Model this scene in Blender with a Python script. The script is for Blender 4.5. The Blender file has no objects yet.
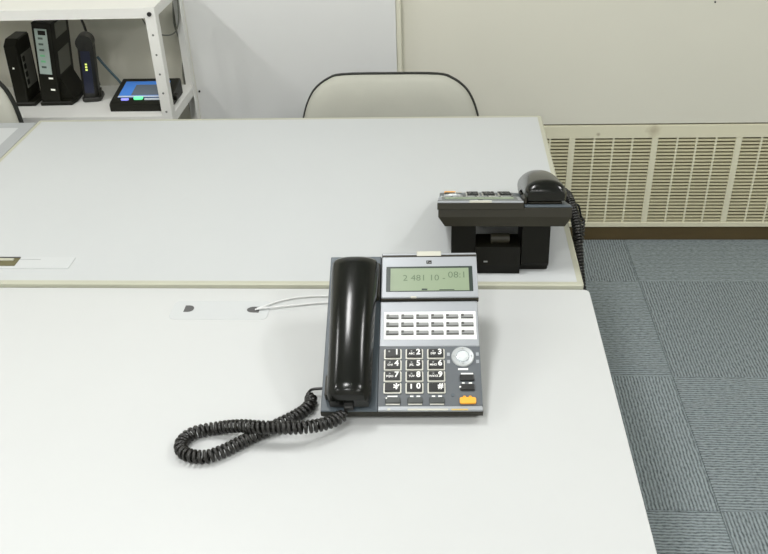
import bpy, bmesh, math, random
from mathutils import Vector, Matrix
random.seed(4)
scene = bpy.context.scene
COL = scene.collection
PI = math.pi

# ------------------------------------------------------------------ camera
cam_d = bpy.data.cameras.new('camera')
cam_d.sensor_width = 36.0
cam_d.lens = 871.04 * 36.0 / 768.0
cam_d.clip_start = 0.02
cam = bpy.data.objects.new('camera', cam_d)
COL.objects.link(cam)
cam.matrix_world = Matrix((
    (0.9977368, -0.0026162, 0.0671890, 0.0),
    (0.0583162, 0.5311012, -0.8452992, 0.0),
    (-0.0334726, 0.8473044, 0.5300518, 1.5613),
    (0, 0, 0, 1)))
scene.camera = cam

# ------------------------------------------------------------------ world, lights, exposure
world = bpy.data.worlds.new('world')
scene.world = world
world.use_nodes = True
world.node_tree.nodes['Background'].inputs[0].default_value = (0.80, 0.86, 0.95, 1)
world.node_tree.nodes['Background'].inputs[1].default_value = 0.15

CEIL = 2.55
FIXTURES = [(x, y) for y in (1.45, -0.15, -1.75) for x in (-2.25, -0.45, 1.35)]
for i, (fx, fy) in enumerate(FIXTURES):
    ld = bpy.data.lights.new('ceiling_lamp_light', 'AREA')
    ld.shape = 'RECTANGLE'
    ld.size = 0.20
    ld.size_y = 0.6
    ld.energy = 17.0
    ld.color = (0.995, 0.985, 0.985)
    lo = bpy.data.objects.new('ceiling_lamp_light', ld)
    lo.location = (fx, fy, CEIL - 0.075)
    COL.objects.link(lo)

vs = scene.view_settings
vs.view_transform = 'Standard'
vs.look = 'None'
vs.gamma = 1.0
vs.use_curve_mapping = False
vs.exposure = -0.13

# ------------------------------------------------------------------ helpers
def lin(c):
    out = []
    for v in c:
        v /= 255.0
        out.append(v / 12.92 if v <= 0.04045 else ((v + 0.055) / 1.055) ** 2.4)
    return tuple(out) + (1.0,)

MATS = {}
def mat(name, col, rough=0.5, metal=0.0, spec=0.5, var=0.0, scale=8.0, bump=0.0, bscale=200.0,
        emit=0.0, coat=0.0, trans=0.0):
    m = bpy.data.materials.new(name)
    m.use_nodes = True
    nt = m.node_tree
    b = nt.nodes['Principled BSDF']
    b.inputs['Base Color'].default_value = lin(col)
    b.inputs['Roughness'].default_value = rough
    b.inputs['Metallic'].default_value = metal
    b.inputs['Specular IOR Level'].default_value = spec
    b.inputs['Coat Weight'].default_value = coat
    b.inputs['Coat Roughness'].default_value = 0.08
    b.inputs['Transmission Weight'].default_value = trans
    tc = nt.nodes.new('ShaderNodeTexCoord')
    nz = nt.nodes.new('ShaderNodeTexNoise')
    nz.inputs['Scale'].default_value = scale
    nz.inputs['Detail'].default_value = 4
    nt.links.new(tc.outputs['Object'], nz.inputs['Vector'])
    if var > 0:
        mx = nt.nodes.new('ShaderNodeMix')
        mx.data_type = 'RGBA'
        c = lin(col)
        mx.inputs[6].default_value = tuple(max(0, v * (1 - var)) for v in c[:3]) + (1,)
        mx.inputs[7].default_value = tuple(min(1, v * (1 + var)) for v in c[:3]) + (1,)
        nt.links.new(nz.outputs['Fac'], mx.inputs[0])
        nt.links.new(mx.outputs[2], b.inputs['Base Color'])
    if bump > 0:
        n2 = nt.nodes.new('ShaderNodeTexNoise')
        n2.inputs['Scale'].default_value = bscale
        nt.links.new(tc.outputs['Object'], n2.inputs['Vector'])
        bp = nt.nodes.new('ShaderNodeBump')
        bp.inputs['Strength'].default_value = bump
        bp.inputs['Distance'].default_value = 0.001
        nt.links.new(n2.outputs['Fac'], bp.inputs['Height'])
        nt.links.new(bp.outputs['Normal'], b.inputs['Normal'])
    if emit > 0:
        b.inputs['Emission Color'].default_value = lin(col)
        b.inputs['Emission Strength'].default_value = emit
    MATS[name] = m
    return m

mat('wall_paint', (222, 220, 206), 0.6, var=0.03, scale=2.5, bump=0.08, bscale=350)
mat('wall_panel_white', (224, 225, 223), 0.55, var=0.02, scale=3)
mat('wall_other', (215, 213, 205), 0.7, var=0.02)
mat('ceiling_paint', (228, 228, 224), 0.8, var=0.02, bump=0.2, bscale=120)
mat('trim_light', (226, 224, 206), 0.5, var=0.03)
mat('recess_dark', (112, 101, 70), 0.9, var=0.2, scale=20)
mat('baseboard_brown', (84, 70, 40), 0.6, var=0.12, scale=15)
mat('slat_cream', (214, 208, 174), 0.5, var=0.05, scale=15)
mat('desk_white', (198, 200, 199), 0.42, var=0.015, scale=5, spec=0.35)
mat('desk_far_white', (186, 189, 189), 0.42, var=0.015, scale=5, spec=0.35)
mat('desk_edge_white', (226, 227, 225), 0.5, var=0.02)
mat('edge_cream', (176, 176, 158), 0.5, var=0.04, scale=20)
mat('edge_grey', (160, 163, 164), 0.5, var=0.03, scale=20)
mat('lid_white', (189, 192, 192), 0.45, var=0.01)
mat('slot_brown', (96, 92, 62), 0.6, var=0.1, scale=30)
mat('hole_dark', (84, 84, 84), 0.7, var=0.2, scale=60)
mat('steel_offwhite', (204, 204, 198), 0.45, var=0.03, scale=10)
mat('shelf_white', (226, 226, 221), 0.45, var=0.03, scale=8)
mat('bolt_black', (22, 22, 20), 0.4, var=0.1)
mat('shelf_hole', (110, 112, 108), 0.8, var=0.1)
mat('chair_fabric', (176, 176, 165), 0.9, var=0.10, scale=9, bump=0.5, bscale=700)
mat('chair_black', (24, 26, 22), 0.45, var=0.1)
mat('chrome', (170, 172, 172), 0.25, metal=0.9, var=0.03)
mat('phone_black', (40, 38, 28), 0.42, spec=0.35, var=0.08, scale=30)
mat('phone_stand_black', (14, 14, 8), 0.5, spec=0.2, var=0.08, scale=30)
mat('handset_black', (11, 13, 9), 0.20, var=0.06, scale=30, spec=0.4)
mat('handset_matte', (20, 20, 17), 0.5, var=0.08, scale=30)
mat('cradle_grey', (76, 85, 91), 0.45, var=0.05, scale=25)
mat('face_silver', (158, 162, 166), 0.38, metal=0.25, var=0.03, scale=25)
mat('key_plate', (86, 91, 95), 0.45, var=0.04, scale=25)
mat('label_white', (232, 234, 232), 0.4, var=0.01)
mat('line_key', (138, 140, 138), 0.4, var=0.05)
mat('line_key_lamp', (70, 70, 66), 0.4, var=0.05)
mat('key_black', (30, 31, 30), 0.35, var=0.08, scale=60)
mat('key_dark', (58, 62, 60), 0.4, var=0.08, scale=60)
mat('key_ring', (205, 204, 194), 0.35, metal=0.2, var=0.03)
mat('print_white', (240, 240, 236), 0.6, var=0.01)
mat('key_orange', (240, 168, 52), 0.4, var=0.05)
mat('nav_silver', (214, 218, 220), 0.22, metal=0.5, var=0.03)
mat('nav_glass', (226, 232, 234), 0.1, metal=0.2, coat=0.5, var=0.02)
mat('lcd_bezel', (40, 52, 46), 0.3, var=0.04)
mat('lcd_green', (132, 147, 120), 0.35, var=0.02, scale=10)
mat('lcd_ink', (90, 108, 82), 0.5, var=0.04)
mat('lamp_window', (196, 195, 182), 0.15, coat=0.5, var=0.02)
mat('gold', (206, 180, 110), 0.35, metal=0.5, var=0.05)
mat('cord_black', (26, 25, 22), 0.35, var=0.08, scale=80)
mat('cord_white', (212, 213, 212), 0.5, var=0.01)
mat('device_black', (24, 24, 16), 0.5, spec=0.3, var=0.1, scale=30)
mat('device_charcoal', (38, 38, 34), 0.45, var=0.1, scale=30)
mat('device_grey', (118, 119, 110), 0.5, var=0.08, scale=30)
mat('device_label', (176, 192, 184), 0.5, var=0.04, scale=40)
mat('device_blue', (38, 42, 62), 0.35, var=0.1, scale=20)
mat('label_dark', (86, 100, 92), 0.5, var=0.05)
mat('label_green', (120, 188, 140), 0.5, emit=0.15, var=0.0)
mat('led_white', (226, 228, 216), 0.4, emit=0.5)
mat('led_yellow', (224, 240, 120), 0.4, emit=0.9)
mat('led_green', (110, 255, 170), 0.4, emit=0.9)
mat('led_purple', (150, 150, 255), 0.4, emit=0.8)
mat('screen_blue', (62, 120, 200), 0.25, emit=0.35)
mat('screen_grey', (96, 106, 118), 0.25, emit=0.15)
mat('screen_pale', (190, 200, 210), 0.25, emit=0.2)
mat('teal_cable', (86, 112, 122), 0.5, var=0.05)
mat('lamp_housing', (236, 236, 232), 0.5, var=0.01)
mat('tube_glow', (246, 255, 244), 0.5, emit=6.0)

def grille_paint():
    m = mat('grille_cream', (226, 222, 196), 0.5, var=0.03, scale=12)
    nt = m.node_tree
    b = nt.nodes['Principled BSDF']
    src = b.inputs['Base Color'].links[0].from_socket
    tc = [n for n in nt.nodes if n.type == 'TEX_COORD'][0]
    prev = src
    for (x, z, r, col, amt) in ((0.695, 0.414, 0.032, (166, 152, 122), 0.6), (0.515, 0.403, 0.010, (120, 100, 70), 0.7)):
        ds = nt.nodes.new('ShaderNodeVectorMath')
        ds.operation = 'DISTANCE'
        ds.inputs[1].default_value = (x, 2.744, z)
        nt.links.new(tc.outputs['Object'], ds.inputs[0])
        nz = nt.nodes.new('ShaderNodeTexNoise')
        nz.inputs['Scale'].default_value = 60
        nt.links.new(tc.outputs['Object'], nz.inputs['Vector'])
        ad = nt.nodes.new('ShaderNodeMath')
        ad.operation = 'MULTIPLY_ADD'
        ad.inputs[1].default_value = r * 0.9
        nt.links.new(nz.outputs['Fac'], ad.inputs[0])
        nt.links.new(ds.outputs['Value'], ad.inputs[2])
        mr = nt.nodes.new('ShaderNodeMapRange')
        mr.inputs[1].default_value = r * 0.6
        mr.inputs[2].default_value = r * 1.3
        mr.inputs[3].default_value = amt
        mr.inputs[4].default_value = 0.0
        nt.links.new(ad.outputs[0], mr.inputs[0])
        mx = nt.nodes.new('ShaderNodeMix')
        mx.data_type = 'RGBA'
        nt.links.new(mr.outputs[0], mx.inputs[0])
        nt.links.new(prev, mx.inputs[6])
        mx.inputs[7].default_value = lin(col)
        prev = mx.outputs[2]
    nt.links.new(prev, b.inputs['Base Color'])
grille_paint()

def carpet():
    m = bpy.data.materials.new('carpet_rib')
    m.use_nodes = True
    nt = m.node_tree
    b = nt.nodes['Principled BSDF']
    b.inputs['Roughness'].default_value = 0.95
    b.inputs['Specular IOR Level'].default_value = 0.1
    tc = nt.nodes.new('ShaderNodeTexCoord')
    wv = nt.nodes.new('ShaderNodeTexWave')
    wv.wave_type = 'BANDS'
    wv.bands_direction = 'X'
    wv.inputs['Scale'].default_value = 36.0
    wv.inputs['Distortion'].default_value = 2.5
    wv.inputs['Detail'].default_value = 2
    wv.inputs['Detail Scale'].default_value = 1.0
    nt.links.new(tc.outputs['Object'], wv.inputs['Vector'])
    mp = nt.nodes.new('ShaderNodeMapping')
    mp.inputs['Scale'].default_value = (170, 75, 60)
    nt.links.new(tc.outputs['Object'], mp.inputs['Vector'])
    nz = nt.nodes.new('ShaderNodeTexNoise')
    nz.inputs['Scale'].default_value = 1.0
    nz.inputs['Detail'].default_value = 4
    nz.inputs['Roughness'].default_value = 0.7
    nt.links.new(mp.outputs[0], nz.inputs['Vector'])
    n3 = nt.nodes.new('ShaderNodeTexNoise')
    n3.inputs['Scale'].default_value = 5
    nt.links.new(tc.outputs['Object'], n3.inputs['Vector'])
    add = nt.nodes.new('ShaderNodeMath')
    add.operation = 'MULTIPLY_ADD'
    add.inputs[1].default_value = 0.42
    nt.links.new(wv.outputs['Fac'], add.inputs[0])
    n2 = nt.nodes.new('ShaderNodeMath')
    n2.operation = 'MULTIPLY'
    n2.inputs[1].default_value = 1.15
    nt.links.new(nz.outputs['Fac'], n2.inputs[0])
    nt.links.new(n2.outputs[0], add.inputs[2])
    rp = nt.nodes.new('ShaderNodeValToRGB')
    rp.color_ramp.elements[0].position = 0.38
    rp.color_ramp.elements[0].color = lin((72, 80, 82))
    rp.color_ramp.elements[1].position = 1.12
    rp.color_ramp.elements[1].color = lin((156, 166, 169))
    nt.links.new(add.outputs[0], rp.inputs[0])
    oi = nt.nodes.new('ShaderNodeObjectInfo')
    mr = nt.nodes.new('ShaderNodeMapRange')
    mr.inputs[3].default_value = 0.92
    mr.inputs[4].default_value = 1.08
    nt.links.new(oi.outputs['Random'], mr.inputs[0])
    m2 = nt.nodes.new('ShaderNodeMix')
    m2.data_type = 'RGBA'
    m2.blend_type = 'MULTIPLY'
    m2.inputs[0].default_value = 1.0
    nt.links.new(rp.outputs[0], m2.inputs[6])
    nt.links.new(mr.outputs[0], m2.inputs[7])
    nt.links.new(m2.outputs[2], b.inputs['Base Color'])
    bp = nt.nodes.new('ShaderNodeBump')
    bp.inputs['Strength'].default_value = 0.8
    bp.inputs['Distance'].default_value = 0.003
    nt.links.new(add.outputs[0], bp.inputs['Height'])
    nt.links.new(bp.outputs['Normal'], b.inputs['Normal'])
    MATS['carpet_rib'] = m
carpet()

def mesh_from(bm, name, smooth=False):
    bmesh.ops.recalc_face_normals(bm, faces=bm.faces[:])
    me = bpy.data.meshes.new(name)
    bm.to_mesh(me)
    bm.free()
    if smooth:
        me.polygons.foreach_set('use_smooth', [True] * len(me.polygons))
        try:
            me.set_sharp_from_angle(angle=math.radians(smooth if smooth > 1 else 40))
        except Exception:
            pass
    return me

def obj(name, data, m, parent=None, M=None, smooth=False):
    if isinstance(data, bmesh.types.BMesh):
        data = mesh_from(data, name, smooth)
    if m and len(data.materials) == 0:
        data.materials.append(MATS[m])
    o = bpy.data.objects.new(name, data)
    COL.objects.link(o)
    o.parent = parent
    if M is not None:
        o.matrix_basis = M
    return o

def tag(o, label, cat, group=None):
    o['label'] = label
    o['category'] = cat
    if group:
        o['group'] = group
    return o

def thing(name, label, cat, loc=(0, 0, 0), rotz=0.0, group=None):
    o = bpy.data.objects.new(name, None)
    o.empty_display_size = 0.05
    COL.objects.link(o)
    o.location = loc
    o.rotation_euler = (0, 0, rotz)
    return tag(o, label, cat, group)

def struct(name, data, m, parent=None, smooth=False):
    o = obj(name, data, m, parent, smooth=smooth)
    if parent is None:
        o['kind'] = 'structure'
    return o

def copy_tree(o, parent=None):
    c = o.copy()
    COL.objects.link(c)
    c.parent = parent
    for ch in list(o.children):
        copy_tree(ch, c)
    return c

def box(bm, lo, hi, bev=0.0, seg=2):
    lo = Vector(lo); hi = Vector(hi)
    r = bmesh.ops.create_cube(bm, size=1.0)
    for v in r['verts']:
        v.co = Vector([(lo[i] + hi[i]) / 2 + v.co[i] * (hi[i] - lo[i]) for i in range(3)])
    if bev > 0:
        es = set()
        for v in r['verts']:
            es.update(v.link_edges)
        bmesh.ops.bevel(bm, geom=list(es), offset=bev, segments=seg, profile=0.5, affect='EDGES')
    return bm

def B(lo, hi, bev=0.0, seg=2):
    return box(bmesh.new(), lo, hi, bev, seg)

def poly_prism(bm, pts, z0, z1, bev=0.0, seg=2, axis='z'):
    """extrude a 2-D outline; axis z: (x,y), axis x: (y,z), axis y: (x,z)"""
    def P(p, h):
        if axis == 'z':
            return (p[0], p[1], h)
        if axis == 'x':
            return (h, p[0], p[1])
        return (p[0], h, p[1])
    a = [bm.verts.new(P(p, z0)) for p in pts]
    b = [bm.verts.new(P(p, z1)) for p in pts]
    n = len(pts)
    f0 = bm.faces.new(a)
    f1 = bm.faces.new(b)
    for i in range(n):
        bm.faces.new((a[i], a[(i + 1) % n], b[(i + 1) % n], b[i]))
    if bev > 0:
        bmesh.ops.recalc_face_normals(bm, faces=bm.faces[:])
        bmesh.ops.bevel(bm, geom=list(f0.edges) + list(f1.edges), offset=bev, segments=seg, profile=0.5, affect='EDGES')
    return bm

def rrect(x0, y0, x1, y1, r, n=5):
    pts = []
    for cx, cy, a0 in ((x1 - r, y1 - r, 0), (x0 + r, y1 - r, 90), (x0 + r, y0 + r, 180), (x1 - r, y0 + r, 270)):
        for k in range(n + 1):
            a = math.radians(a0 + 90.0 * k / n)
            pts.append((cx + r * math.cos(a), cy + r * math.sin(a)))
    return pts

def cyl(bm, c, r, z0, z1, n=24, r2=None, axis='z'):
    r2 = r if r2 is None else r2
    def P(a, rr, h):
        x, y = rr * math.cos(a), rr * math.sin(a)
        if axis == 'z':
            return (c[0] + x, c[1] + y, h)
        if axis == 'x':
            return (h, c[0] + x, c[1] + y)
        return (c[0] + x, h, c[1] + y)
    a = [bm.verts.new(P(2 * PI * k / n, r, z0)) for k in range(n)]
    b = [bm.verts.new(P(2 * PI * k / n, r2, z1)) for k in range(n)]
    bm.faces.new(a); bm.faces.new(b)
    for k in range(n):
        bm.faces.new((a[k], a[(k + 1) % n], b[(k + 1) % n], b[k]))
    return bm

def lathe(bm, c, prof, n=28):
    rings = []
    for r, z in prof:
        if r < 1e-6:
            rings.append([bm.verts.new((c[0], c[1], z))])
        else:
            rings.append([bm.verts.new((c[0] + r * math.cos(2 * PI * k / n), c[1] + r * math.sin(2 * PI * k / n), z)) for k in range(n)])
    for a, b in zip(rings[:-1], rings[1:]):
        for k in range(n):
            k2 = (k + 1) % n
            if len(a) == 1 and len(b) == 1:
                continue
            if len(a) == 1:
                bm.faces.new((a[0], b[k], b[k2]))
            elif len(b) == 1:
                bm.faces.new((a[k], a[k2], b[0]))
            else:
                bm.faces.new((a[k], a[k2], b[k2], b[k]))
    if len(rings[0]) > 1:
        bm.faces.new(rings[0])
    if len(rings[-1]) > 1:
        bm.faces.new(rings[-1])
    return bm

def spline(pts, step):
    """Catmull-Rom through pts resampled at an even step"""
    P = [Vector(p) for p in pts]
    P = [P[0] * 2 - P[1]] + P + [P[-1] * 2 - P[-2]]
    fine = []
    for i in range(1, len(P) - 2):
        p0, p1, p2, p3 = P[i - 1:i + 3]
        for k in range(40):
            t = k / 40.0
            fine.append(0.5 * ((2 * p1) + (p2 - p0) * t + (2 * p0 - 5 * p1 + 4 * p2 - p3) * t * t + (3 * p1 - p0 - 3 * p2 + p3) * t ** 3))
    fine.append(P[-2])
    out = [fine[0]]
    acc = 0.0
    for a, b in zip(fine[:-1], fine[1:]):
        d = (b - a).length
        while acc + d >= step:
            t = (step - acc) / d
            a = a.lerp(b, t)
            d = (b - a).length
            out.append(a.copy())
            acc = 0.0
        acc += d
    return out

def frames(path):
    ts = []
    for i in range(len(path)):
        a = path[max(0, i - 1)]; b = path[min(len(path) - 1, i + 1)]
        ts.append((b - a).normalized())
    up = Vector((0, 0, 1))
    if abs(ts[0].dot(up)) > 0.95:
        up = Vector((1, 0, 0))
    n = (up - ts[0] * up.dot(ts[0])).normalized()
    out = []
    for t in ts:
        n = (n - t * n.dot(t)).normalized()
        out.append((t, n, t.cross(n)))
    return out

def sweep(bm, path, r, n=6):
    fr = frames(path)
    rings = []
    for p, (t, a, b) in zip(path, fr):
        rings.append([bm.verts.new(p + (a * math.cos(2 * PI * k / n) + b * math.sin(2 * PI * k / n)) * r) for k in range(n)])
    for q0, q1 in zip(rings[:-1], rings[1:]):
        for k in range(n):
            bm.faces.new((q0[k], q0[(k + 1) % n], q1[(k + 1) % n], q1[k]))
    bm.faces.new(rings[0]); bm.faces.new(rings[-1])
    return bm

def tube(pts, r, n=8, step=None):
    L = sum((Vector(a) - Vector(b)).length for a, b in zip(pts[:-1], pts[1:]))
    return sweep(bmesh.new(), spline(pts, step or max(L / 60, 0.002)), r, n)

def coil(bm, pts, R, r, pitch, seg=14, n=6):
    base = spline(pts, pitch / seg)
    fr = frames(base)
    path = []
    N = len(base)
    for i, (p, (t, a, b)) in enumerate(zip(base, fr)):
        ang = 2 * PI * i / seg
        env = min(1.0, i / (1.5 * seg), (N - 1 - i) / (1.5 * seg))
        path.append(p + (a * math.cos(ang) + b * math.sin(ang)) * R * env)
    return sweep(bm, path, r, n)

def text_mesh(s, size, bold=0.0):
    cu = bpy.data.curves.new('print', 'FONT')
    cu.body = s
    cu.size = size
    cu.align_x = 'CENTER'
    cu.align_y = 'CENTER'
    cu.offset = bold
    cu.resolution_u = 3
    o = bpy.data.objects.new('print', cu)
    COL.objects.link(o)
    bpy.context.view_layer.update()
    dg = bpy.context.evaluated_depsgraph_get()
    me = bpy.data.meshes.new_from_object(o.evaluated_get(dg))
    bpy.data.objects.remove(o)
    bpy.data.curves.remove(cu)
    me.materials.clear()
    return me

def T(x, y, z):
    return Matrix.Translation((x, y, z))

# ------------------------------------------------------------------ room shell
YW = 2.744
X0, X1, YF = -3.2, 3.2, -2.6
wb_ = struct('wall_back', B((X0, YW, 0.440), (X1, YW + 0.012, CEIL)), 'wall_paint')
obj('wall_nail', cyl(bmesh.new(), (0.825, 0.832), 0.0028, YW - 0.003, YW + 0.002, 10, axis='y'), 'bolt_black', wb_)
struct('trim_1', B((X0, YW + 0.012, 0.0), (X1, YW + 0.10, CEIL)), 'recess_dark')
struct('baseboard_back', B((X0, YW + 0.002, 0.0), (X1, YW + 0.012, 0.054)), 'baseboard_brown')
struct('wall_left', B((X0 - 0.1, YF, 0), (X0, YW + 0.1, CEIL)), 'wall_other')
struct('wall_right', B((X1, YF, 0), (X1 + 0.1, YW + 0.1, CEIL)), 'wall_other')
struct('wall_front', B((X0, YF - 0.1, 0), (X1, YF, CEIL)), 'wall_other')
struct('ceiling', B((X0, YF, CEIL), (X1, YW + 0.1, CEIL + 0.08)), 'ceiling_paint')
floor = struct('floor', B((X0, YF, -0.06), (X1, YW + 0.1, -0.006)), 'recess_dark')

# carpet tiles, laid checkerwise: ribs along the room, then across it
SX, SY = 0.6456, 2.4696
tile_cache = {}
def tile_mesh(w, d):
    key = (round(w, 4), round(d, 4))
    if key not in tile_cache:
        g = 0.0007
        me = mesh_from(B((-w / 2 + g, -d / 2 + g, -0.006), (w / 2 - g, d / 2 - g, 0.0), 0.0012, 1), 'carpet_tile')
        me.materials.append(MATS['carpet_rib'])
        tile_cache[key] = me
    return tile_cache[key]
for i in range(-8, 7):
    for j in range(-11, 2):
        xa, xb = max(X0, SX + i * 0.5), min(X1, SX + (i + 1) * 0.5)
        ya, yb = max(YF, SY + (j - 1) * 0.5), min(YW + 0.002, SY + j * 0.5)
        if xb - xa < 0.02 or yb - ya < 0.02:
            continue
        rot = (i + j) % 2 == 1        # tile i=-1, j=1 (by the wall) has ribs along y
        M = T((xa + xb) / 2, (ya + yb) / 2, 0)
        if rot:
            obj('carpet_tile', tile_mesh(yb - ya, xb - xa), None, floor, M @ Matrix.Rotation(PI / 2, 4, 'Z'))
        else:
            obj('carpet_tile', tile_mesh(xb - xa, yb - ya), None, floor, M)

# white boxed-out wall panel with its edge strips
pan = struct('wall_panel', B((-0.806, 2.702, 0.02), (-0.147, YW, CEIL - 0.002)), 'wall_panel_white')
struct('trim_2', B((-0.147, 2.712, 0.02), (-0.131, YW, CEIL - 0.002), 0.002, 1), 'trim_light')
struct('trim_3', B((-0.822, 2.694, 0.02), (-0.806, YW, CEIL - 0.002), 0.003, 2), 'trim_light')
obj('wall_screw', cyl(bmesh.new(), (-0.797, 0.584), 0.0035, 2.699, 2.704, 10, axis='y'), 'bolt_black', pan)

# ventilation grille under the wall
gr = thing('vent_grille', 'cream louvered vent grille running along the foot of the wall', 'vent', (0, 0, 0))
gx0, gx1 = -0.131, X1 - 0.05
gz0, gz1 = 0.054, 0.4345
oz0, oz1 = 0.072, 0.389
pitch = 0.2725
obj('top_rail', B((gx0, YW - 0.002, oz1), (gx1, YW + 0.008, gz1), 0.001, 1), 'grille_cream', gr)
obj('bottom_rail', B((gx0, YW - 0.004, gz0), (gx1, YW + 0.008, oz0), 0.001, 1), 'grille_cream', gr)
NSL = 25
sp = (oz1 - oz0 - 0.0052) / NSL
slat_pts = [(-0.0012, 0.0070), (0.0085, 0.0050), (0.0085, 0.0), (-0.0012, 0.0)]
slat_me = mesh_from(poly_prism(bmesh.new(), [(YW + 0.0015 + p[0], p[1]) for p in slat_pts], -(pitch - 0.021) / 2, (pitch - 0.021) / 2, axis='x'), 'slat')
slat_me.materials.append(MATS['slat_cream'])
mull_me = mesh_from(B((-0.0103, YW - 0.002, oz0), (0.0103, YW + 0.006, oz1), 0.0008, 1), 'mullion')
mull_me.materials.append(MATS['grille_cream'])
bar_me = mesh_from(B((-0.0032, YW - 0.001, oz0), (0.0032, YW + 0.004, oz1)), 'divider_bar')
bar_me.materials.append(MATS['grille_cream'])
for k in range(-2, 6):
    cx = 0.7040 + k * pitch
    obj('mullion', mull_me, None, gr, T(cx, 0, 0))
    if k < 5:
        for q in range(1, 4):
            obj('divider_bar', bar_me, None, gr, T(cx + 0.0103 + (pitch - 0.0206) * q / 4, 0, 0))
        for s in range(NSL):
            obj('slat', slat_me, None, gr, T(cx + pitch / 2, 0, oz0 + 0.0052 + s * sp))
# blank ends of the grille run
obj('end_panel', B((gx0, YW, oz0), (0.704 - 2 * pitch - 0.0103, YW + 0.006, oz1)), 'grille_cream', gr)
obj('end_panel', B((0.704 + 5 * pitch + 0.0103, YW, oz0), (gx1, YW + 0.006, oz1)), 'grille_cream', gr)

# ceiling lamps
for i, (fx, fy) in enumerate(FIXTURES):
    row = ('above the desks', 'just behind the camera', 'farthest behind the camera')[i // 3]
    col = ('towards the left wall', 'in the middle', 'towards the right wall')[i % 3]
    t = thing('ceiling_lamp', 'white fluorescent ceiling lamp in the row %s, %s' % (row, col), 'lamp', (fx, fy, CEIL - 0.0705), PI / 2, 'fluorescent ceiling lamps')
    obj('housing', B((-0.33, -0.13, 0.028), (0.33, 0.13, 0.0705), 0.004, 1), 'lamp_housing', t)
    for s in (-1, 1):
        obj('tube', cyl(bmesh.new(), (s * 0.07, 0.014), 0.0135, -0.30, 0.30, 14, axis='x'), 'tube_glow', t, smooth=True)
    for s in (-1, 1):
        obj('socket', B((s * 0.315 - 0.012, -0.10, 0.0), (s * 0.315 + 0.012, 0.10, 0.03), 0.002, 1), 'lamp_housing', t)

# ------------------------------------------------------------------ desks
def desk_frame(t, x0, x1, y0, y1, ztop, modesty_y):
    """steel panel legs, stretchers and modesty panel below a top whose underside is ztop"""
    for xa in (x0 + 0.03, x1 - 0.065):
        obj('leg', B((xa, y0 + 0.05, 0.02), (xa + 0.035, y0 + 0.11, ztop), 0.004, 1), 'steel_offwhite', t)
        obj('leg', B((xa, y1 - 0.11, 0.02), (xa + 0.035, y1 - 0.05, ztop), 0.004, 1), 'steel_offwhite', t)
        obj('foot', B((xa - 0.004, y0 + 0.02, 0.0), (xa + 0.039, y1 - 0.02, 0.03), 0.006, 2), 'steel_offwhite', t)
        obj('leg_rail', B((xa, y0 + 0.11, ztop - 0.05), (xa + 0.035, y1 - 0.11, ztop), 0.002, 1), 'steel_offwhite', t)
    obj('modesty_panel', B((x0 + 0.07, modesty_y, 0.30), (x1 - 0.07, modesty_y + 0.012, ztop)), 'steel_offwhite', t)

DZ = 0.70            # near desk top
FZ = 0.708           # far desk top
# near desk
NX0, NX1, NY0, NY1 = -1.09, 0.2630, 0.500, 1.3345
d1 = thing('office_desk', 'white office desk in front, carrying the phone with the looped coiled cord', 'desk', (0, 0, 0), 0, 'white office desks')
obj('desktop', poly_prism(bmesh.new(), rrect(NX0, NY0, NX1, NY1, 0.011), DZ - 0.028, DZ, 0.003, 2), 'desk_white', d1, smooth=35)
desk_frame(d1, NX0, NX1, NY0, NY1, DZ - 0.028, NY1 - 0.10)
lid = obj('cable_lid', poly_prism(bmesh.new(), rrect(-0.482, 1.2315, -0.306, 1.290, 0.012), DZ - 0.001, DZ + 0.0007, 0.0003, 1), 'lid_white', d1)
def d_hole(cx, cy, rx, ry, m, parent, name='cable_hole', flat=-1):
    pts = [(cx + flat * rx * 0.8, cy - ry), (cx + flat * rx * 0.8, cy + ry)]
    for k in range(9):
        a = PI / 2 - PI * k / 8
        pts.append((cx - flat * rx * math.cos(a) * 1.0, cy + ry * math.sin(a)))
    return obj(name, poly_prism(bmesh.new(), pts, DZ, DZ + 0.0012), m, parent)
d_hole(-0.452, 1.264, 0.0095, 0.010, 'hole_dark', lid)
d_hole(-0.334, 1.262, 0.0125, 0.009, 'hole_dark', lid, flat=1)

# far desk
FX0, FX1, FY0, FY1 = -1.0835, 0.2535, 1.3350, 2.150
d2 = thing('office_desk', 'white cream-edged office desk behind, carrying the phone turned away', 'desk', (0, 0, 0), 0, 'white office desks')
e = 0.011
obj('desktop', B((FX0 + e, FY0 + e, FZ - 0.028), (FX1 - e, FY1 - e, FZ - 0.0004)), 'desk_far_white', d2)
ebm = bmesh.new()
oo = rrect(FX0, FY0, FX1, FY1, 0.004, 2)
ii = rrect(FX0 + e, FY0 + e, FX1 - e, FY1 - e, 0.001, 2)
n = len(oo)
rings = []
for pts, z in ((ii, FZ - 0.028), (oo, FZ - 0.028), (oo, FZ - 0.0018), ([(p[0] + (q[0] - p[0]) * 0.25, p[1] + (q[1] - p[1]) * 0.25) for p, q in zip(oo, ii)], FZ), (ii, FZ)):
    rings.append([ebm.verts.new((p[0], p[1], z)) for p in pts])
for a, b in zip(rings, rings[1:] + rings[:1]):
    for k in range(n):
        ebm.faces.new((a[k], a[(k + 1) % n], b[(k + 1) % n], b[k]))
obj('edge_band', ebm, 'edge_cream', d2)
desk_frame(d2, FX0, FX1, FY0, FY1, FZ - 0.028, FY0 + 0.06)
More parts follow.
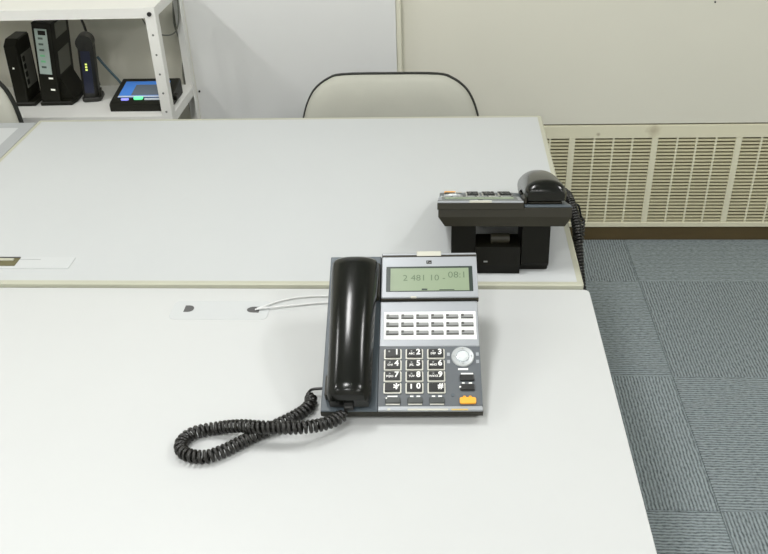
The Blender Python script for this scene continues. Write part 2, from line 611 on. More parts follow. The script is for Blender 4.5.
# flush cable lid and the open slot at its left end
obj('cable_lid', poly_prism(bmesh.new(), rrect(-1.03, 1.388, -0.718, 1.430, 0.003, 2), FZ - 0.001, FZ + 0.0008, 0.0003, 1), 'lid_white', d2)
obj('slot_seam', B((-0.835, 1.4195, FZ), (-0.785, 1.4215, FZ + 0.0011)), 'edge_grey', d2)
obj('cable_slot', B((-1.03, 1.396, FZ), (-0.828, 1.428, FZ + 0.0012)), 'slot_brown', d2)
obj('slot_rail', B((-1.03, 1.4145, FZ), (-0.838, 1.4215, FZ + 0.004), 0.001, 1), 'edge_cream', d2)
obj('slot_lip', B((-1.03, 1.4255, FZ), (-0.829, 1.4285, FZ + 0.0025)), 'hole_dark', d2)

# desk further left with the grey rim
LX0, LX1, LY0, LY1 = -2.43, -1.0855, 1.335, 2.138
d3 = thing('office_desk', 'white desk with a grey rim at the left picture edge, below the shelf', 'desk', (0, 0, 0), 0, 'white office desks')
g = 0.036
LZ = 0.706
obj('desktop', B((LX0 + g, LY0 + g, LZ - 0.028), (LX1 - g, LY1 - g, LZ)), 'desk_far_white', d3)
for lo, hi in (((LX0, LY0, LZ - 0.028), (LX1, LY0 + g, LZ)), ((LX0, LY1 - g, LZ - 0.028), (LX1, LY1, LZ)),
               ((LX0, LY0 + g, LZ - 0.028), (LX0 + g, LY1 - g, LZ)), ((LX1 - g, LY0 + g, LZ - 0.028), (LX1, LY1 - g, LZ))):
    obj('rim', B(lo, hi), 'edge_grey', d3)
desk_frame(d3, LX0, LX1, LY0, LY1, LZ - 0.028, LY0 + 0.06)

# ------------------------------------------------------------------ chairs
BACK = [(0.0, 0.392), (0.13, 0.391), (0.170, 0.380), (0.203, 0.356), (0.222, 0.328), (0.236, 0.292), (0.246, 0.245), (0.250, 0.18), (0.245, 0.10), (0.225, 0.04), (0.17, 0.008), (0.0, 0.0)]
def back_outline(grow=0.0, nsub=4):
    right = [Vector((p[0] * 1.02, p[1], 0)) for p in BACK]
    full = right + [Vector((-p.x, p.y, 0)) for p in reversed(right[1:-1])]
    c = Vector((0, 0.196, 0))
    # closed Catmull-Rom smoothing
    out = []
    n = len(full)
    for i in range(n):
        p0, p1, p2, p3 = full[i - 1], full[i], full[(i + 1) % n], full[(i + 2) % n]
        for k in range(nsub):
            t = k / nsub
            out.append(0.5 * ((2 * p1) + (p2 - p0) * t + (2 * p0 - 5 * p1 + 4 * p2 - p3) * t * t + (3 * p1 - p0 - 3 * p2 + p3) * t ** 3))
    res = []
    m = len(out)
    for i in range(m):
        d = (out[(i + 1) % m] - out[i - 1]).normalized()
        nrm = Vector((d.y, -d.x, 0))
        if nrm.dot(out[i] - c) < 0:
            nrm = -nrm
        res.append((out[i].x + nrm.x * grow, out[i].y + nrm.y * grow))
    return res
def padded(levels):
    """levels: (outline growth, y) rings from the back of the pad to the front, capped"""
    bm = bmesh.new()
    rings = []
    for gr_, y in levels:
        rings.append([bm.verts.new((p[0], y + 0.25 * p[0] ** 2 * -1.0, p[1])) for p in back_outline(gr_)])
    for a, b in zip(rings[:-1], rings[1:]):
        for k in range(len(a)):
            bm.faces.new((a[k], a[(k + 1) % len(a)], b[(k + 1) % len(a)], b[k]))
    cz = 0.196
    for f in (0.75, 0.5, 0.25):
        rings.append([bm.verts.new((v.co.x * f, levels[-1][1] - 0.25 * (v.co.x * f) ** 2, cz + (v.co.z - cz) * f)) for v in rings[len(levels) - 1]])
        a, b = rings[-2], rings[-1]
        for k in range(len(a)):
            bm.faces.new((a[k], a[(k + 1) % len(a)], b[(k + 1) % len(a)], b[k]))
    bm.faces.new(rings[0]); bm.faces.new(rings[-1])
    return bm
def make_chair(label, loc, rz):
    t = thing('office_chair', label, 'chair', loc, rz, 'grey office chairs')
    tilt = T(0, 0.20, 0.368) @ Matrix.Rotation(math.radians(-9), 4, 'X')
    bk = obj('backrest', padded([(-0.004, 0.012), (-0.001, 0.0), (-0.006, -0.012), (-0.02, -0.022), (-0.06, -0.028)]), 'chair_fabric', t, tilt, smooth=50)
    obj('back_shell', padded([(-0.03, 0.034), (-0.006, 0.028), (0.003, 0.018), (0.0045, 0.010), (0.002, 0.004)]), 'chair_black', t, tilt, smooth=50)
    obj('seat', poly_prism(bmesh.new(), rrect(-0.24, -0.26, 0.24, 0.19, 0.09, 7), 0.395, 0.455, 0.02, 3), 'chair_fabric', t, smooth=50)
    obj('seat_shell', poly_prism(bmesh.new(), rrect(-0.23, -0.25, 0.23, 0.18, 0.085, 7), 0.375, 0.396, 0.006, 2), 'chair_black', t, smooth=50)
    obj('back_support', tube([(0, 0.02, 0.365), (0, 0.17, 0.362), (0, 0.255, 0.40), (0, 0.275, 0.55)], 0.016, 10), 'chair_black', t, smooth=60)
    obj('stem', lathe(bmesh.new(), (0, 0), [(0.028, 0.10), (0.028, 0.24), (0.018, 0.241), (0.018, 0.375)]), 'chrome', t, smooth=40)
    for k in range(5):
        a = 2 * PI * k / 5 + PI / 2
        M = Matrix.Rotation(a, 4, 'Z')
        bm = bmesh.new()
        poly_prism(bm, [(0.0, 0.075), (0.0, 0.125), (0.06, 0.118), (0.27, 0.082), (0.285, 0.062), (0.25, 0.060)], -0.019, 0.019, 0.004, 1, axis='y')
        lg = obj('base_leg', bm, 'chair_black', t, M)
        obj('caster', cyl(bmesh.new(), (0.268, 0.027), 0.027, -0.02, 0.02, 18, axis='y'), 'chair_black', lg, smooth=40)
    return t
make_chair('grey fabric office chair with black rim, centred behind the far desk', (-0.153, 2.085, 0), math.radians(-1.0))
ch2 = make_chair('grey fabric office chair cut off by the left picture edge, before the shelf', (-1.462, 2.04, 0), math.radians(-10))
ch2.scale = (1, 1, 1.06)          # set a little higher than the other chair

# ------------------------------------------------------------------ steel shelf
SHX0, SHX1, SHY0, SHY1 = -1.72, -0.801, 2.400, 2.680
sh = thing('steel_shelf', 'white slotted-angle steel shelf holding network devices', 'shelf', (0, 0, 0))
def angle_post(x, y, sx, sy):
    bm = bmesh.new()
    w, th = 0.030, 0.0022
    xs = (x, x + sx * w); ys = (y, y + sy * th)
    box(bm, (min(xs), min(ys), 0), (max(xs), max(ys), 0.936))
    xs = (x, x + sx * th); ys = (y + sy * th, y + sy * w)
    box(bm, (min(xs), min(ys), 0), (max(xs), max(ys), 0.936))
    return bm
for x, sx in ((SHX0, 1), (SHX1, -1)):
    for y, sy in ((SHY0, 1), (SHY1, -1)):
        p = obj('post', angle_post(x, y, sx, sy), 'shelf_white', sh)
        if y == SHY0:
            for k in range(13):
                z = 0.916 - 0.057 * (k + 1)
                obj('slot_hole', cyl(bmesh.new(), (x + sx * 0.0155, z), 0.0032, y - 0.0004, y + 0.0024, 10, axis='y'), 'shelf_hole', p)
            obj('bolt', cyl(bmesh.new(), (x + sx * 0.0155, 0.918), 0.0062, y - 0.004, y + 0.002, 12, axis='y'), 'bolt_black', p)
def shelf_board(z):
    bm = bmesh.new()
    a, b, c, d = SHX0 + 0.0025, SHX1 - 0.0025, SHY0 + 0.0025, SHY1 - 0.0025
    box(bm, (a, c, z - 0.0015), (b, d, z))
    h = 0.028
    box(bm, (a, c, z - h), (b, c + 0.0015, z - 0.0016))
    box(bm, (a, d - 0.0015, z - h), (b, d, z - 0.0016))
    box(bm, (a, c + 0.0016, z - h), (a + 0.0015, d - 0.0016, z - 0.0016))
    box(bm, (b - 0.0015, c + 0.0016, z - h), (b, d - 0.0016, z - 0.0016))
    return bm
SZ = 0.616
for z in (0.934, SZ, 0.25):
    obj('shelf_board', shelf_board(z), 'shelf_white', sh)

# --- network devices on the shelf
def dev(name, label, cat, x, y, rz, lean, group=None):
    t = thing(name, label, cat, (x, y, SZ), 0, group)
    t.rotation_euler = (0, 0, math.radians(rz))
    return t
def lean_over(t, deg):
    for ch in t.children:          # the case leans a little on its level foot
        if not ch.name.startswith('foot_stand'):
            ch.matrix_basis = Matrix.Rotation(math.radians(deg), 4, 'Y') @ ch.matrix_basis
# 1: wedge-shaped switch box with a grey port panel on its right side
t = dev('network_switch', 'black upright box with a grey port panel, leftmost on the shelf', 'network device', -1.316, 2.500, 0, 2)
bm = poly_prism(bmesh.new(), [(0.0, 0.0), (0.0, 0.188), (0.022, 0.205), (0.095, 0.205), (0.10, 0.20), (0.10, 0.0)], -0.004, 0.036, 0.003, 1, axis='x')
obj('body', bm, 'device_black', t)
obj('port_panel', B((0.0358, 0.018, 0.052), (0.0375, 0.088, 0.158), 0.0006, 1), 'device_grey', t)
for k in range(4):
    obj('port', B((0.037, 0.020, 0.062 + k * 0.024), (0.0382, 0.036, 0.078 + k * 0.024)), 'device_black', t)
obj('status_lamp', B((0.011, -0.0012, 0.118), (0.016, 0.0005, 0.123)), 'led_white', t)
obj('foot_stand', B((-0.006, -0.004, 0.0), (0.060, 0.105, 0.012), 0.003, 1), 'device_black', t)
lean_over(t, 2)

# 2: tall terminal box with the pale lamp label
t = dev('terminal_box', 'tall black upright box with a pale strip label of lamps on its front', 'network device', -1.239, 2.502, 2, 6)
obj('body', B((0.0, 0.0, 0.010), (0.058, 0.150, 0.258), 0.003, 2), 'device_black', t)
fr = obj('lamp_label', B((0.008, -0.0014, 0.103), (0.044, 0.0006, 0.241)), 'device_label', t)
for k in range(6):
    z = 0.122 + k * 0.0175
    obj('lamp_mark', B((0.016, -0.0022, z), (0.030, -0.0013, z + 0.006)), 'label_green' if k in (1, 2) else 'label_dark', fr)
obj('lamp_mark', B((0.018, -0.0022, 0.223), (0.040, -0.0013, 0.236)), 'device_black', fr)
obj('front_mark', B((0.032, -0.0012, 0.088), (0.045, 0.0005, 0.093)), 'led_white', t)
obj('front_mark', B((0.034, -0.0012, 0.052), (0.047, 0.0005, 0.057)), 'led_white', t)
obj('side_panel', B((0.0575, 0.030, 0.095), (0.0590, 0.125, 0.165)), 'device_grey', t)
obj('side_panel', B((0.0575, 0.030, 0.205), (0.0590, 0.125, 0.250)), 'device_grey', t)
bm = bmesh.new()
poly_prism(bm, [(-0.002, -0.004), (0.096, -0.004), (0.104, 0.03), (0.098, 0.152), (-0.002, 0.152)], 0.0, 0.012, 0.002, 1)
obj('foot_stand', bm, 'device_black', t)
bm = bmesh.new()
poly_prism(bm, [(0.057, 0.012), (0.100, 0.012), (0.057, 0.090)], 0.02, 0.13, axis='y')
obj('side_bracket', bm, 'device_black', t)
lean_over(t, 6)

# 3: slim rounded router
t = dev('router', 'slim dark router with a rounded head and yellow-green lamps, beside the tall box', 'router', -1.094, 2.530, 10, 5)
bm = poly_prism(bmesh.new(), rrect(-0.024, 0.0, 0.024, 0.060, 0.018, 6), 0.008, 0.185, 0.003, 2)
obj('body', bm, 'device_charcoal', t, smooth=40)
obj('front_face', B((-0.014, -0.0012, 0.028), (0.014, 0.0008, 0.160), 0.0005, 1), 'device_blue', t)
bm = cyl(bmesh.new(), (0.0, 0.182), 0.0255, 0.0, 0.045, 24, axis='y')
obj('head', bm, 'device_charcoal', t, smooth=40)
for k in range(3):
    obj('status_lamp', B((-0.004, -0.0026, 0.100 + k * 0.0085), (0.002, -0.0010, 0.105 + k * 0.0085)), 'led_yellow', t)
obj('foot_stand', poly_prism(bmesh.new(), rrect(-0.026, -0.006, 0.034, 0.066, 0.014, 5), 0.0, 0.014, 0.003, 1), 'device_charcoal', t, smooth=40)
bm = B((0.028, 0.006, 0.014), (0.033, 0.022, 0.040), 0.001, 1)
obj('clip', bm, 'device_black', t)
lean_over(t, 5)

# teal cable leaning from the router to the shelf board
tag(obj('network_cable', tube([(-1.072, 2.60, 0.735), (-1.062, 2.625, 0.695), (-1.042, 2.645, 0.65), (-1.030, 2.655, SZ + 0.0045)], 0.0042, 8), 'teal_cable', smooth=60),
    'thin teal cable slanting down to the shelf board behind the router', 'cable')

# 4: tablet-like controller with a lit screen, propped up at the back
t = thing('touch_terminal', 'black touch terminal with a lit blue screen lying on the shelf', 'terminal', (-0.912, 2.445, SZ), 0)
W2 = 0.092
bm = bmesh.new()
prof = [(0.0, 0.0), (0.0, 0.022), (0.012, 0.028), (0.150, 0.050), (0.155, 0.045), (0.155, 0.0)]
poly_prism(bm, prof, -W2, W2, 0.002, 1, axis='x')
obj('body', bm, 'device_black', t)
ang = math.atan2(0.022, 0.138)
MT = T(0, 0.012, 0.028) @ Matrix.Rotation(ang, 4, 'X')
sc = obj('screen', B((-0.074, 0.022, 0.0), (0.066, 0.120, 0.0012)), 'screen_blue', t, MT)
obj('screen_image', B((-0.036, 0.034, 0.0012), (0.060, 0.098, 0.0016)), 'screen_grey', sc)
obj('screen_bar', B((-0.074, 0.022, 0.0012), (0.066, 0.030, 0.0016)), 'screen_pale', sc)
obj('button_purple', poly_prism(bmesh.new(), rrect(-0.060, 0.004, -0.036, 0.013, 0.004, 3), 0.0, 0.003), 'led_purple', t, MT)
obj('button_green', poly_prism(bmesh.new(), rrect(-0.022, 0.008, 0.006, 0.022, 0.005, 3), 0.0, 0.0035), 'led_green', t, MT)
obj('button_bar', poly_prism(bmesh.new(), rrect(0.012, 0.006, 0.066, 0.014, 0.003, 3), 0.0, 0.002), 'screen_pale', t, MT)
obj('side_plug', B((W2, 0.050, 0.014), (W2 + 0.010, 0.075, 0.030), 0.002, 1), 'device_black', t)

# cables behind the devices
tag(obj('power_cable', tube([(-0.805, 2.650, 0.905), (-0.815, 2.655, 0.83), (-0.835, 2.655, 0.79), (-0.875, 2.655, 0.785), (-0.915, 2.655, 0.81), (-0.935, 2.655, 0.86), (-0.94, 2.655, 0.905)], 0.0022, 6), 'device_grey', smooth=60),
    'thin grey cable looping below the upper shelf board', 'cable')
tag(obj('hanging_cable', tube([(-0.845, 2.722, 1.10), (-0.838, 2.724, 0.92), (-0.850, 2.722, 0.80), (-0.836, 2.724, 0.72), (-0.848, 2.722, 0.62), (-0.840, 2.724, 0.45), (-0.845, 2.724, 0.05)], 0.004, 6), 'device_grey', smooth=60),
    'grey wavy cable hanging down the wall gap behind the shelf', 'cable')
tag(obj('adapter_cable', tube([(-1.262, 2.640, 0.70), (-1.252, 2.660, 0.72), (-1.245, 2.668, 0.68), (-1.255, 2.665, 0.64), (-1.262, 2.645, SZ + 0.004)], 0.0035, 6), 'device_grey', smooth=60),
    'short grey cable between the leftmost box and the tall box', 'cable')
tag(obj('patch_cable', tube([(-1.150, 2.645, 0.855), (-1.138, 2.668, 0.865), (-1.120, 2.668, 0.80), (-1.120, 2.668, 0.70), (-1.110, 2.660, SZ + 0.004)], 0.004, 6), 'device_charcoal', smooth=60),
    'dark cable dropping between the tall box and the slim router', 'cable')

# ------------------------------------------------------------------ telephones
TH = math.radians(22.0)
PW, PL = 0.236, 0.285
# slab space (u from left, v from the front edge up the face, w out of the face) -> phone space
MS = T(-PW / 2, -0.130, 0.0182) @ Matrix.Rotation(TH, 4, 'X')

def make_phone(label, loc, rz):
    t = thing('desk_telephone', label, 'telephone', loc, rz, 'black and silver desk telephones')
    base = [MS]
    MK = MS @ T(0, -0.0036, 0)        # key field, measured on the plate surface
    def S(name, data, m, parent=None, M=None, smooth=False):
        if parent is None:
            return obj(name, data, m, t, base[0] @ (M or Matrix.Identity(4)), smooth)
        return obj(name, data, m, parent, M, smooth)
    # body: wedge slab, chamfered below
    bm = bmesh.new()
    rings = []
    for du, dv, wf, wb in ((0.001, 0.001, 0.0, 0.0), (0, 0, -0.0012, -0.0012), (0, 0, -0.011, -0.017), (0.012, 0.003, -0.0185, -0.034)):
        rings.append([bm.verts.new(p) for p in ((du - 0.002, dv, wf), (PW - du, dv, wf), (PW - du, PL - dv, wb), (du - 0.002, PL - dv, wb))])
    for a, b in zip(rings[:-1], rings[1:]):
        for k in range(4):
            bm.faces.new((a[k], a[(k + 1) % 4], b[(k + 1) % 4], b[k]))
    bm.faces.new(rings[0]); bm.faces.new(rings[-1])
    S('body', bm, 'phone_black')
    # cradle side
    cr = S('cradle', B((-0.0015, 0.0005, 0.0), (0.0820, PL - 0.0005, 0.0035), 0.001, 1), 'cradle_grey')
    S('cradle_ear', B((0.0045, 0.018, 0.0035), (0.0115, 0.052, 0.020), 0.002, 2), 'phone_black', cr)
    S('cradle_ear', B((0.0755, 0.195, 0.0035), (0.0812, 0.262, 0.016), 0.002, 2), 'phone_black', cr)
    S('cradle_well', B((0.012, 0.195, 0.0035), (0.074, 0.258, 0.009), 0.002, 1), 'phone_black', cr)
    S('cradle_well', B((0.014, 0.012, 0.0035), (0.072, 0.066, 0.009), 0.002, 1), 'phone_black', cr)
    # face plates
    base[0] = MK
    S('upper_faceplate', B((0.0825, 0.1130, 0.0), (PW - 0.0005, 0.1968, 0.0050), 0.001, 1), 'face_silver')
    S('keypad_plate', B((0.0825, 0.0118, 0.0), (PW - 0.0005, 0.1128, 0.0042)), 'key_plate')
    base[0] = MS
    st = S('front_strip', B((0.0825, 0.0005, 0.0), (PW - 0.0005, 0.0081, 0.0048), 0.001, 1), 'face_silver')
    S('strip_window', B((0.0965, 0.0008, 0.0040), (0.101, 0.0040, 0.0052)), 'lamp_window', st)
    S('strip_window', B((0.126, 0.0008, 0.0040), (0.185, 0.0034, 0.0052)), 'lamp_window', st)
    S('strip_print', B((0.190, 0.0008, 0.0040), (0.214, 0.0030, 0.0052)), 'gold', st)
    # line-key field
    base[0] = MK
    lp = S('label_panel', B((0.0887, 0.1250, 0.0045), (0.2318, 0.1764, 0.0058), 0.0005, 1), 'label_white')
    lk = mesh_from(B((-0.0095, -0.0029, 0.0), (0.0095, 0.0029, 0.0028), 0.0007, 1), 'line_key')
    lk.materials.append(MATS['line_key'])
    ll = mesh_from(B((-0.0093, -0.0010, 0.0026), (-0.0052, 0.0028, 0.0031)), 'lamp')
    ll.materials.append(MATS['line_key_lamp'])
    lr = mesh_from(B((-0.0095, -0.0038, 0.0), (0.0095, -0.0028, 0.0014)), 'lip')
    lr.materials.append(MATS['line_key_lamp'])
    for r in range(3):
        for c in range(6):
            k = obj('line_key', lk, None, t, MK @ T(0.1020 + 0.02325 * c, 0.1666 - 0.0148 * r, 0.0058))
            obj('key_lamp', ll, None, k)
            obj('key_lip', lr, None, k)
    # twelve dial keys with silver surround and white characters
    ring_bm = bmesh.new()
    o_ = rrect(-0.0133, -0.0088, 0.0133, 0.0088, 0.0022, 3)
    i_ = rrect(-0.0113, -0.0066, 0.0113, 0.0074, 0.0012, 3)
    rr = [[ring_bm.verts.new((p[0], p[1], z)) for p in pts] for pts, z in ((o_, 0.0), (o_, 0.0022), (i_, 0.0022), (i_, 0.0))]
    for a, b in zip(rr, rr[1:] + rr[:1]):
        for k in range(len(a)):
            ring_bm.faces.new((a[k], a[(k + 1) % len(a)], b[(k + 1) % len(a)], b[k]))
    ring_me = mesh_from(ring_bm, 'key_surround')
    ring_me.materials.append(MATS['key_ring'])
    kb = bmesh.new()
    poly_prism(kb, [(-0.0066, 0.0), (-0.0066, 0.0040), (-0.0050, 0.0050), (0.0062, 0.0056), (0.0072, 0.0048), (0.0072, 0.0)], -0.0111, 0.0111, axis='x')
    key_me = mesh_from(kb, 'dial_key')
    key_me.materials.append(MATS['key_black'])
    subs = {'2': 'ABC', '3': 'DEF', '4': 'GHI', '5': 'JKL', '6': 'MNO', '7': 'PQRS', '8': 'TUV', '9': 'WXYZ'}
    face_rot = Matrix.Rotation(math.atan2(0.0006, 0.0112), 4, 'X')
    for n_, ch in enumerate('123456789*0#'):
        r, c = divmod(n_, 3)
        k = obj('dial_key', key_me, None, t, MK @ T(0.1034 + 0.0326 * c, 0.0988 - 0.0195 * r, 0.0042))
        obj('key_surround', ring_me, None, k)
        big = ch == '*'
        obj('key_character', text_mesh(ch, 0.0215 if big else 0.0125, 0.00045), 'print_white', k, T(0.0060, -0.0030 if big else 0.0014, 0.00575) @ face_rot)
        if ch in subs:
            obj('key_letters', text_mesh(subs[ch], 0.0046, 0.0001), 'print_white', k, T(-0.0040, -0.0012, 0.00555) @ face_rot)
            obj('key_kana', B((-0.0055, 0.0022, 0.0054), (-0.0030, 0.0045, 0.00575)), 'line_key', k)
        elif ch == '1':
            obj('key_kana', B((-0.0068, 0.0016, 0.0054), (-0.0042, 0.0042, 0.00575)), 'line_key', k)
        elif ch == '0':
            obj('key_kana', B((-0.0058, -0.0028, 0.0051), (-0.0036, 0.0050, 0.0058)), 'print_white', k)
    # function keys
    def fkey(u0, v0, u1, v1, m, caps, lipm='key_ring'):
        k = S('function_key', B((u0, v0, 0.0038), (u1, v1, 0.0078), 0.0012, 2), m)
        if lipm:
            S('key_lip', B((u0 + 0.001, v0 - 0.0020, 0.0038), (u1 - 0.001, v0 - 0.0002, 0.0055)), lipm, k)
        for (a, b) in caps:
            S('key_caption', B((a, v1 + 0.0020, 0.0038), (b, v1 + 0.0042, 0.0046)), 'print_white', k)
        return k
    f1 = fkey(0.0930, 0.0152, 0.1155, 0.0245, 'key_dark', [(0.096, 0.111)])
    S('key_lamp', cyl(bmesh.new(), (0.0948, 0.0228), 0.0013, 0.0076, 0.0082, 10), 'print_white', f1)
    fkey(0.1257, 0.0152, 0.1482, 0.0245, 'key_dark', [(0.1295, 0.1345), (0.139, 0.1445)])
    fkey(0.1577, 0.0152, 0.1802, 0.0245, 'key_dark', [(0.1615, 0.1665), (0.171, 0.1765)])
    fkey(0.2035, 0.0525, 0.2250, 0.0622, 'key_black', [(0.2055, 0.2235)], None)
    f2 = fkey(0.2035, 0.0367, 0.2250, 0.0464, 'key_black', [(0.2065, 0.2105), (0.2165, 0.2215)], None)
    S('key_lamp', cyl(bmesh.new(), (0.2035, 0.0412), 0.0014, 0.0060, 0.0082, 10), 'print_white', f2)
    S('status_lamp', cyl(bmesh.new(), (0.1925, 0.0295), 0.0028, 0.0038, 0.0050, 14), 'cradle_grey')
    ok = S('hold_key', poly_prism(bmesh.new(), rrect(0.2020, 0.0140, 0.2262, 0.0245, 0.0028, 4), 0.0038, 0.0082, 0.0012, 2), 'key_orange')
    S('key_bump', B((0.2070, 0.0235, 0.0045), (0.2115, 0.0268, 0.0084), 0.001, 1), 'key_orange', ok)
    S('key_bump', B((0.2155, 0.0235, 0.0045), (0.2200, 0.0268, 0.0084), 0.001, 1), 'key_orange', ok)
    # round navigation key
    nv = S('navigation_key', lathe(bmesh.new(), (0.2090, 0.0940), [(0.0172, 0.0038), (0.0172, 0.0062), (0.0160, 0.0076), (0.0108, 0.0072), (0.0098, 0.0058), (0.0, 0.0058)], 36), 'nav_silver', smooth=25)
    S('centre_button', lathe(bmesh.new(), (0.2090, 0.0940), [(0.0088, 0.0058), (0.0088, 0.0078), (0.0065, 0.0092), (0.0, 0.0096)], 28), 'nav_glass', nv, smooth=25)
    for a in range(4):
        cu_, cv_ = 0.2090 + 0.0132 * math.cos(a * PI / 2), 0.0940 + 0.0132 * math.sin(a * PI / 2)
        pts = [(cu_ + 0.0020 * math.cos(a * PI / 2 + d), cv_ + 0.0020 * math.sin(a * PI / 2 + d)) for d in (0, 2.1, 4.2)]
        S('arrow', poly_prism(bmesh.new(), pts, 0.0070, 0.0078), 'line_key', nv)
    for (a, b) in ((0.1855, 0.0990), (0.1855, 0.0862), (0.2292, 0.0990), (0.2292, 0.0862)):
        S('face_print', B((a, b - 0.0028, 0.0040), (a + 0.0042, b + 0.0028, 0.0046)), 'face_silver')
    S('face_print', B((0.2015, 0.0715, 0.0040), (0.2165, 0.0745, 0.0046)), 'print_white')
    # display unit
    base[0] = MS
    du = S('display_unit', B((0.0835, 0.1955, 0.0), (0.2375, 0.2840, 0.0120), 0.0018, 2), 'face_silver')
    S('display_underside', B((0.0832, 0.1935, 0.0), (0.2378, 0.1975, 0.0096), 0.0008, 1), 'phone_black', du)
    S('display_top_band', B((0.0840, 0.2755, 0.0105), (0.2370, 0.2795, 0.0124)), 'phone_black', du)
    S('display_back', B((0.0832, 0.2825, -0.004), (0.2378, 0.2862, 0.0085), 0.0008, 1), 'phone_black', du)
    S('call_lamp', B((0.1400, 0.2770, 0.0085), (0.1805, 0.2872, 0.0128), 0.0012, 2), 'lamp_window', du)
    S('lower_reflex', B((0.130, 0.1950, 0.0090), (0.140, 0.1985, 0.0124), 0.0008, 1), 'lamp_window', du)  # pale block imitating an LED reflection on the display's lower edge
    S('emblem', B((0.1560, 0.2618, 0.0118), (0.1645, 0.2680, 0.0124)), 'phone_black', du)
    S('emblem_stroke', B((0.1578, 0.2635, 0.0122), (0.1588, 0.2668, 0.0126)), 'face_silver', du)
    S('emblem_stroke', B((0.1606, 0.2635, 0.0122), (0.1632, 0.2645, 0.0126)), 'face_silver', du)
    bz = S('display_bezel', B((0.0912, 0.2066, 0.0110), (0.2298, 0.2564, 0.0125), 0.0005, 1), 'lcd_bezel')
    S('lcd_screen', B((0.0980, 0.2080, 0.0120), (0.2236, 0.2522, 0.0128)), 'lcd_green', bz)
    S('lcd_print', text_mesh('2 481 10 -', 0.0165), 'lcd_ink', bz, T(0.152, 0.2325, 0.01295))
    S('lcd_print', text_mesh('08:1', 0.0175), 'lcd_ink', bz, T(0.205, 0.2380, 0.01292))
    S('lcd_print', B((0.1480, 0.2088, 0.0125), (0.1570, 0.2118, 0.01295)), 'lcd_bezel', bz)
    S('lcd_print', B((0.1760, 0.2088, 0.0125), (0.2000, 0.2102, 0.01295)), 'lcd_bezel', bz)
    # handset
    def loft(secs, ns=24, p=2.3):
        b_ = bmesh.new()
        rg = []
        for v, cu, hw, w0, side, top in secs:
            row = []
            for k in range(ns + 1):
                a = PI * k / ns
                cx_, sx_ = math.cos(a), math.sin(a)
                x = hw * math.copysign(abs(cx_) ** (2 / p), cx_)
                z = side + (top - side) * abs(sx_) ** (2 / p)
                row.append((cu + x, v, z))
            row.append((cu - hw * 0.97, v, w0))
            row.append((cu + hw * 0.97, v, w0))
            rg.append([b_.verts.new(q_) for q_ in row])
        for a, b in zip(rg[:-1], rg[1:]):
            for k in range(len(a)):
                b_.faces.new((a[k], a[(k + 1) % len(a)], b[(k + 1) % len(a)], b[k]))
        b_.faces.new(rg[0]); b_.faces.new(rg[-1])
        return b_
    secs = []
    for k in range(25):
        f = k / 24.0
        v = 0.004 + f * 0.258
        hw = 0.0328 + 0.0052 * min(1, f * 1.15) - 0.0012 * math.sin(PI * f)
        top = 0.0385 + 0.0195 * math.sin(PI * (0.06 + 0.88 * f)) ** 0.8
        w0 = 0.0100 + 0.010 * max(0, math.sin(PI * (f - 0.2) / 0.6)) if 0.2 < f < 0.8 else 0.0100
        endr = 0.05
        side = 0.020 + 0.006 * math.sin(PI * f)
        if f < endr or f > 1 - endr:
            s_ = (f if f < endr else 1 - f) / endr
            q_ = math.sqrt(max(0.0, 1 - (1 - s_) ** 2))
            hw *= 0.88 + 0.12 * q_
            top -= 0.010 * (1 - q_)
        secs.append((v, 0.0412 + 0.0005 * f, hw, w0, side, top))
    hs = S('handset', loft(secs), 'handset_black', smooth=50)
    S('earpiece', B((0.0100, 0.196, 0.0090), (0.0755, 0.2575, 0.0200), 0.003, 2), 'handset_matte', hs)
    S('mouthpiece', B((0.0155, 0.010, 0.0090), (0.0670, 0.066, 0.0190), 0.003, 2), 'handset_matte', hs)
    S('cord_socket', B((0.034, -0.004, 0.0120), (0.048, 0.012, 0.0230), 0.002, 2), 'handset_matte', hs)
    # stand below the raised back (phone space)
    def zb(y):    # underside of the body
        v0 = Vector((0, -0.130, 0.0182)) + Matrix.Rotation(TH, 3, 'X') @ Vector((0, 0.003, -0.0185))
        v1 = Vector((0, -0.130, 0.0182)) + Matrix.Rotation(TH, 3, 'X') @ Vector((0, PL - 0.003, -0.034))
        return v0.z + (v1.z - v0.z) * (y - v0.y) / (v1.y - v0.y) - 0.0004
    sd = obj('stand', poly_prism(bmesh.new(), rrect(-0.084, 0.030, 0.094, 0.142, 0.006, 2), 0.0, 0.010, 0.001, 1), 'phone_stand_black', t)
    for x0, x1 in ((0.050, 0.094), (-0.084, -0.034)):
        obj('stand_leg', poly_prism(bmesh.new(), [(0.050, 0.010), (0.050, zb(0.050)), (0.140, zb(0.140)), (0.148, 0.018), (0.144, 0.010)], x0, x1, axis='x'), 'phone_stand_black', sd)
    obj('stand_latch', poly_prism(bmesh.new(), [(0.100, 0.010), (0.100, 0.052), (0.150, 0.052), (0.158, 0.020), (0.156, 0.0), (0.143, 0.0), (0.143, 0.010)], -0.031, 0.050, 0.0, axis='x'), 'phone_stand_black', sd)
    obj('stand_hinge', cyl(bmesh.new(), (0.128, 0.058), 0.010, -0.012, 0.022, 14, axis='x'), 'phone_black', sd, smooth=40)
    obj('stand_screw', B((0.028, 0.1525, 0.0245), (0.035, 0.1575, 0.027)), 'line_key', sd)
    return t

O1 = Vector((-0.1764, 0.9693, 0.718))
al = math.radians(1.43)
loc1 = O1 - Matrix.Rotation(al, 3, 'Z') @ Vector((-PW / 2, -0.130, 0.0182))
loc1.z = DZ
ph1 = make_phone('black and silver desk phone facing the viewer, on the front desk', loc1, al)
ph2 = copy_tree(ph1)
ph2['label'] = 'black desk phone turned away, its raised back showing, on the far desk'
ph2.location = (0.1105, 1.5305, FZ)
ph2.rotation_euler = (0, 0, PI - math.radians(0.3))

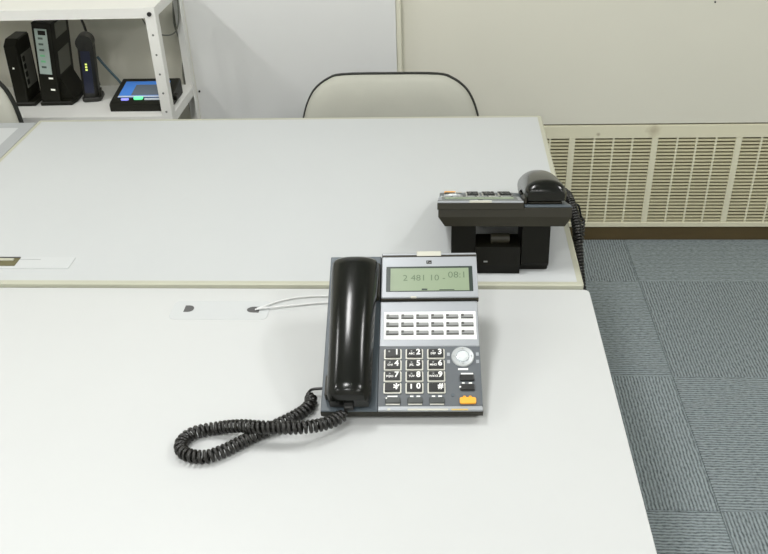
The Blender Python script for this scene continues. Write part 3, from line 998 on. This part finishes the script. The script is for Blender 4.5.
# coiled cords, given in world space and handed to their phone
bpy.context.view_layer.update()
def cord(phone, pts, straight, R=0.0076, r=0.0027, pit=0.0072):
    inv = phone.matrix_world.inverted()
    bm = coil(bmesh.new(), pts, R, r, pit)
    for s in straight:
        sweep(bm, spline(s, 0.003), r * 0.85, 8)
    bm.transform(inv)
    return obj('coiled_cord', bm, 'cord_black', phone, smooth=60)
zc = DZ + 0.0101
p1 = [(-0.138, 0.964, 0.7285), (-0.148, 0.956, 0.722), (-0.168, 0.940, 0.723), (-0.200, 0.926, 0.728), (-0.253, 0.924, 0.729), (-0.290, 0.934, 0.722), (-0.327, 0.942, zc), (-0.357, 0.932, zc),
      (-0.371, 0.914, zc), (-0.368, 0.895, zc), (-0.352, 0.884, zc), (-0.329, 0.883, zc), (-0.306, 0.896, zc), (-0.280, 0.918, zc), (-0.248, 0.944, zc),
      (-0.219, 0.968, zc), (-0.203, 0.986, zc), (-0.197, 1.003, zc + 0.001), (-0.204, 1.020, zc + 0.002)]
cord(ph1, p1, [[(-0.138, 0.964, 0.7285), (-0.137, 0.972, 0.7325), (-0.136, 0.980, 0.7345)], [(-0.204, 1.020, zc + 0.002), (-0.200, 1.029, 0.712), (-0.186, 1.031, 0.713), (-0.172, 1.031, 0.714)]])
p2 = [(0.200, 1.700, FZ + 0.018), (0.232, 1.700, FZ + 0.012), (0.256, 1.668, FZ + 0.018), (0.262, 1.615, FZ + 0.022), (0.267, 1.56, FZ + 0.006), (0.2665, 1.51, 0.690), (0.2655, 1.46, 0.662), (0.2665, 1.415, 0.637),
      (0.274, 1.40, 0.612), (0.275, 1.43, 0.590), (0.275, 1.50, 0.590), (0.277, 1.57, 0.615), (0.285, 1.605, 0.66), (0.285, 1.615, 0.70)]
cord(ph2, p2, [[(0.200, 1.700, FZ + 0.018), (0.195, 1.694, FZ + 0.024), (0.190, 1.686, FZ + 0.028)], [(0.285, 1.615, 0.70), (0.275, 1.610, 0.728), (0.250, 1.60, 0.731), (0.222, 1.595, 0.734)]])

# white line cord from the lid hole to the front phone
tag(obj('line_cord', tube([(-0.328, 1.2625, DZ + 0.003), (-0.318, 1.266, DZ + 0.0045), (-0.290, 1.288, DZ + 0.003), (-0.250, 1.301, DZ + 0.003), (-0.200, 1.304, DZ + 0.003), (-0.150, 1.296, DZ + 0.003), (-0.090, 1.25, DZ + 0.003), (-0.060, 1.205, DZ + 0.003)], 0.0016, 8), 'cord_white', smooth=60),
    'thin white line cord bowing from the cable lid to the front phone, rear strand', 'cord', 'white line cords')
tag(obj('line_cord', tube([(-0.331, 1.259, DZ + 0.003), (-0.315, 1.262, DZ + 0.0045), (-0.260, 1.274, DZ + 0.003), (-0.200, 1.283, DZ + 0.003), (-0.150, 1.272, DZ + 0.003), (-0.110, 1.235, DZ + 0.003), (-0.090, 1.205, DZ + 0.003)], 0.0016, 8), 'cord_white', smooth=60),
    'thin white line cord running nearly straight from the cable lid, front strand', 'cord', 'white line cords')
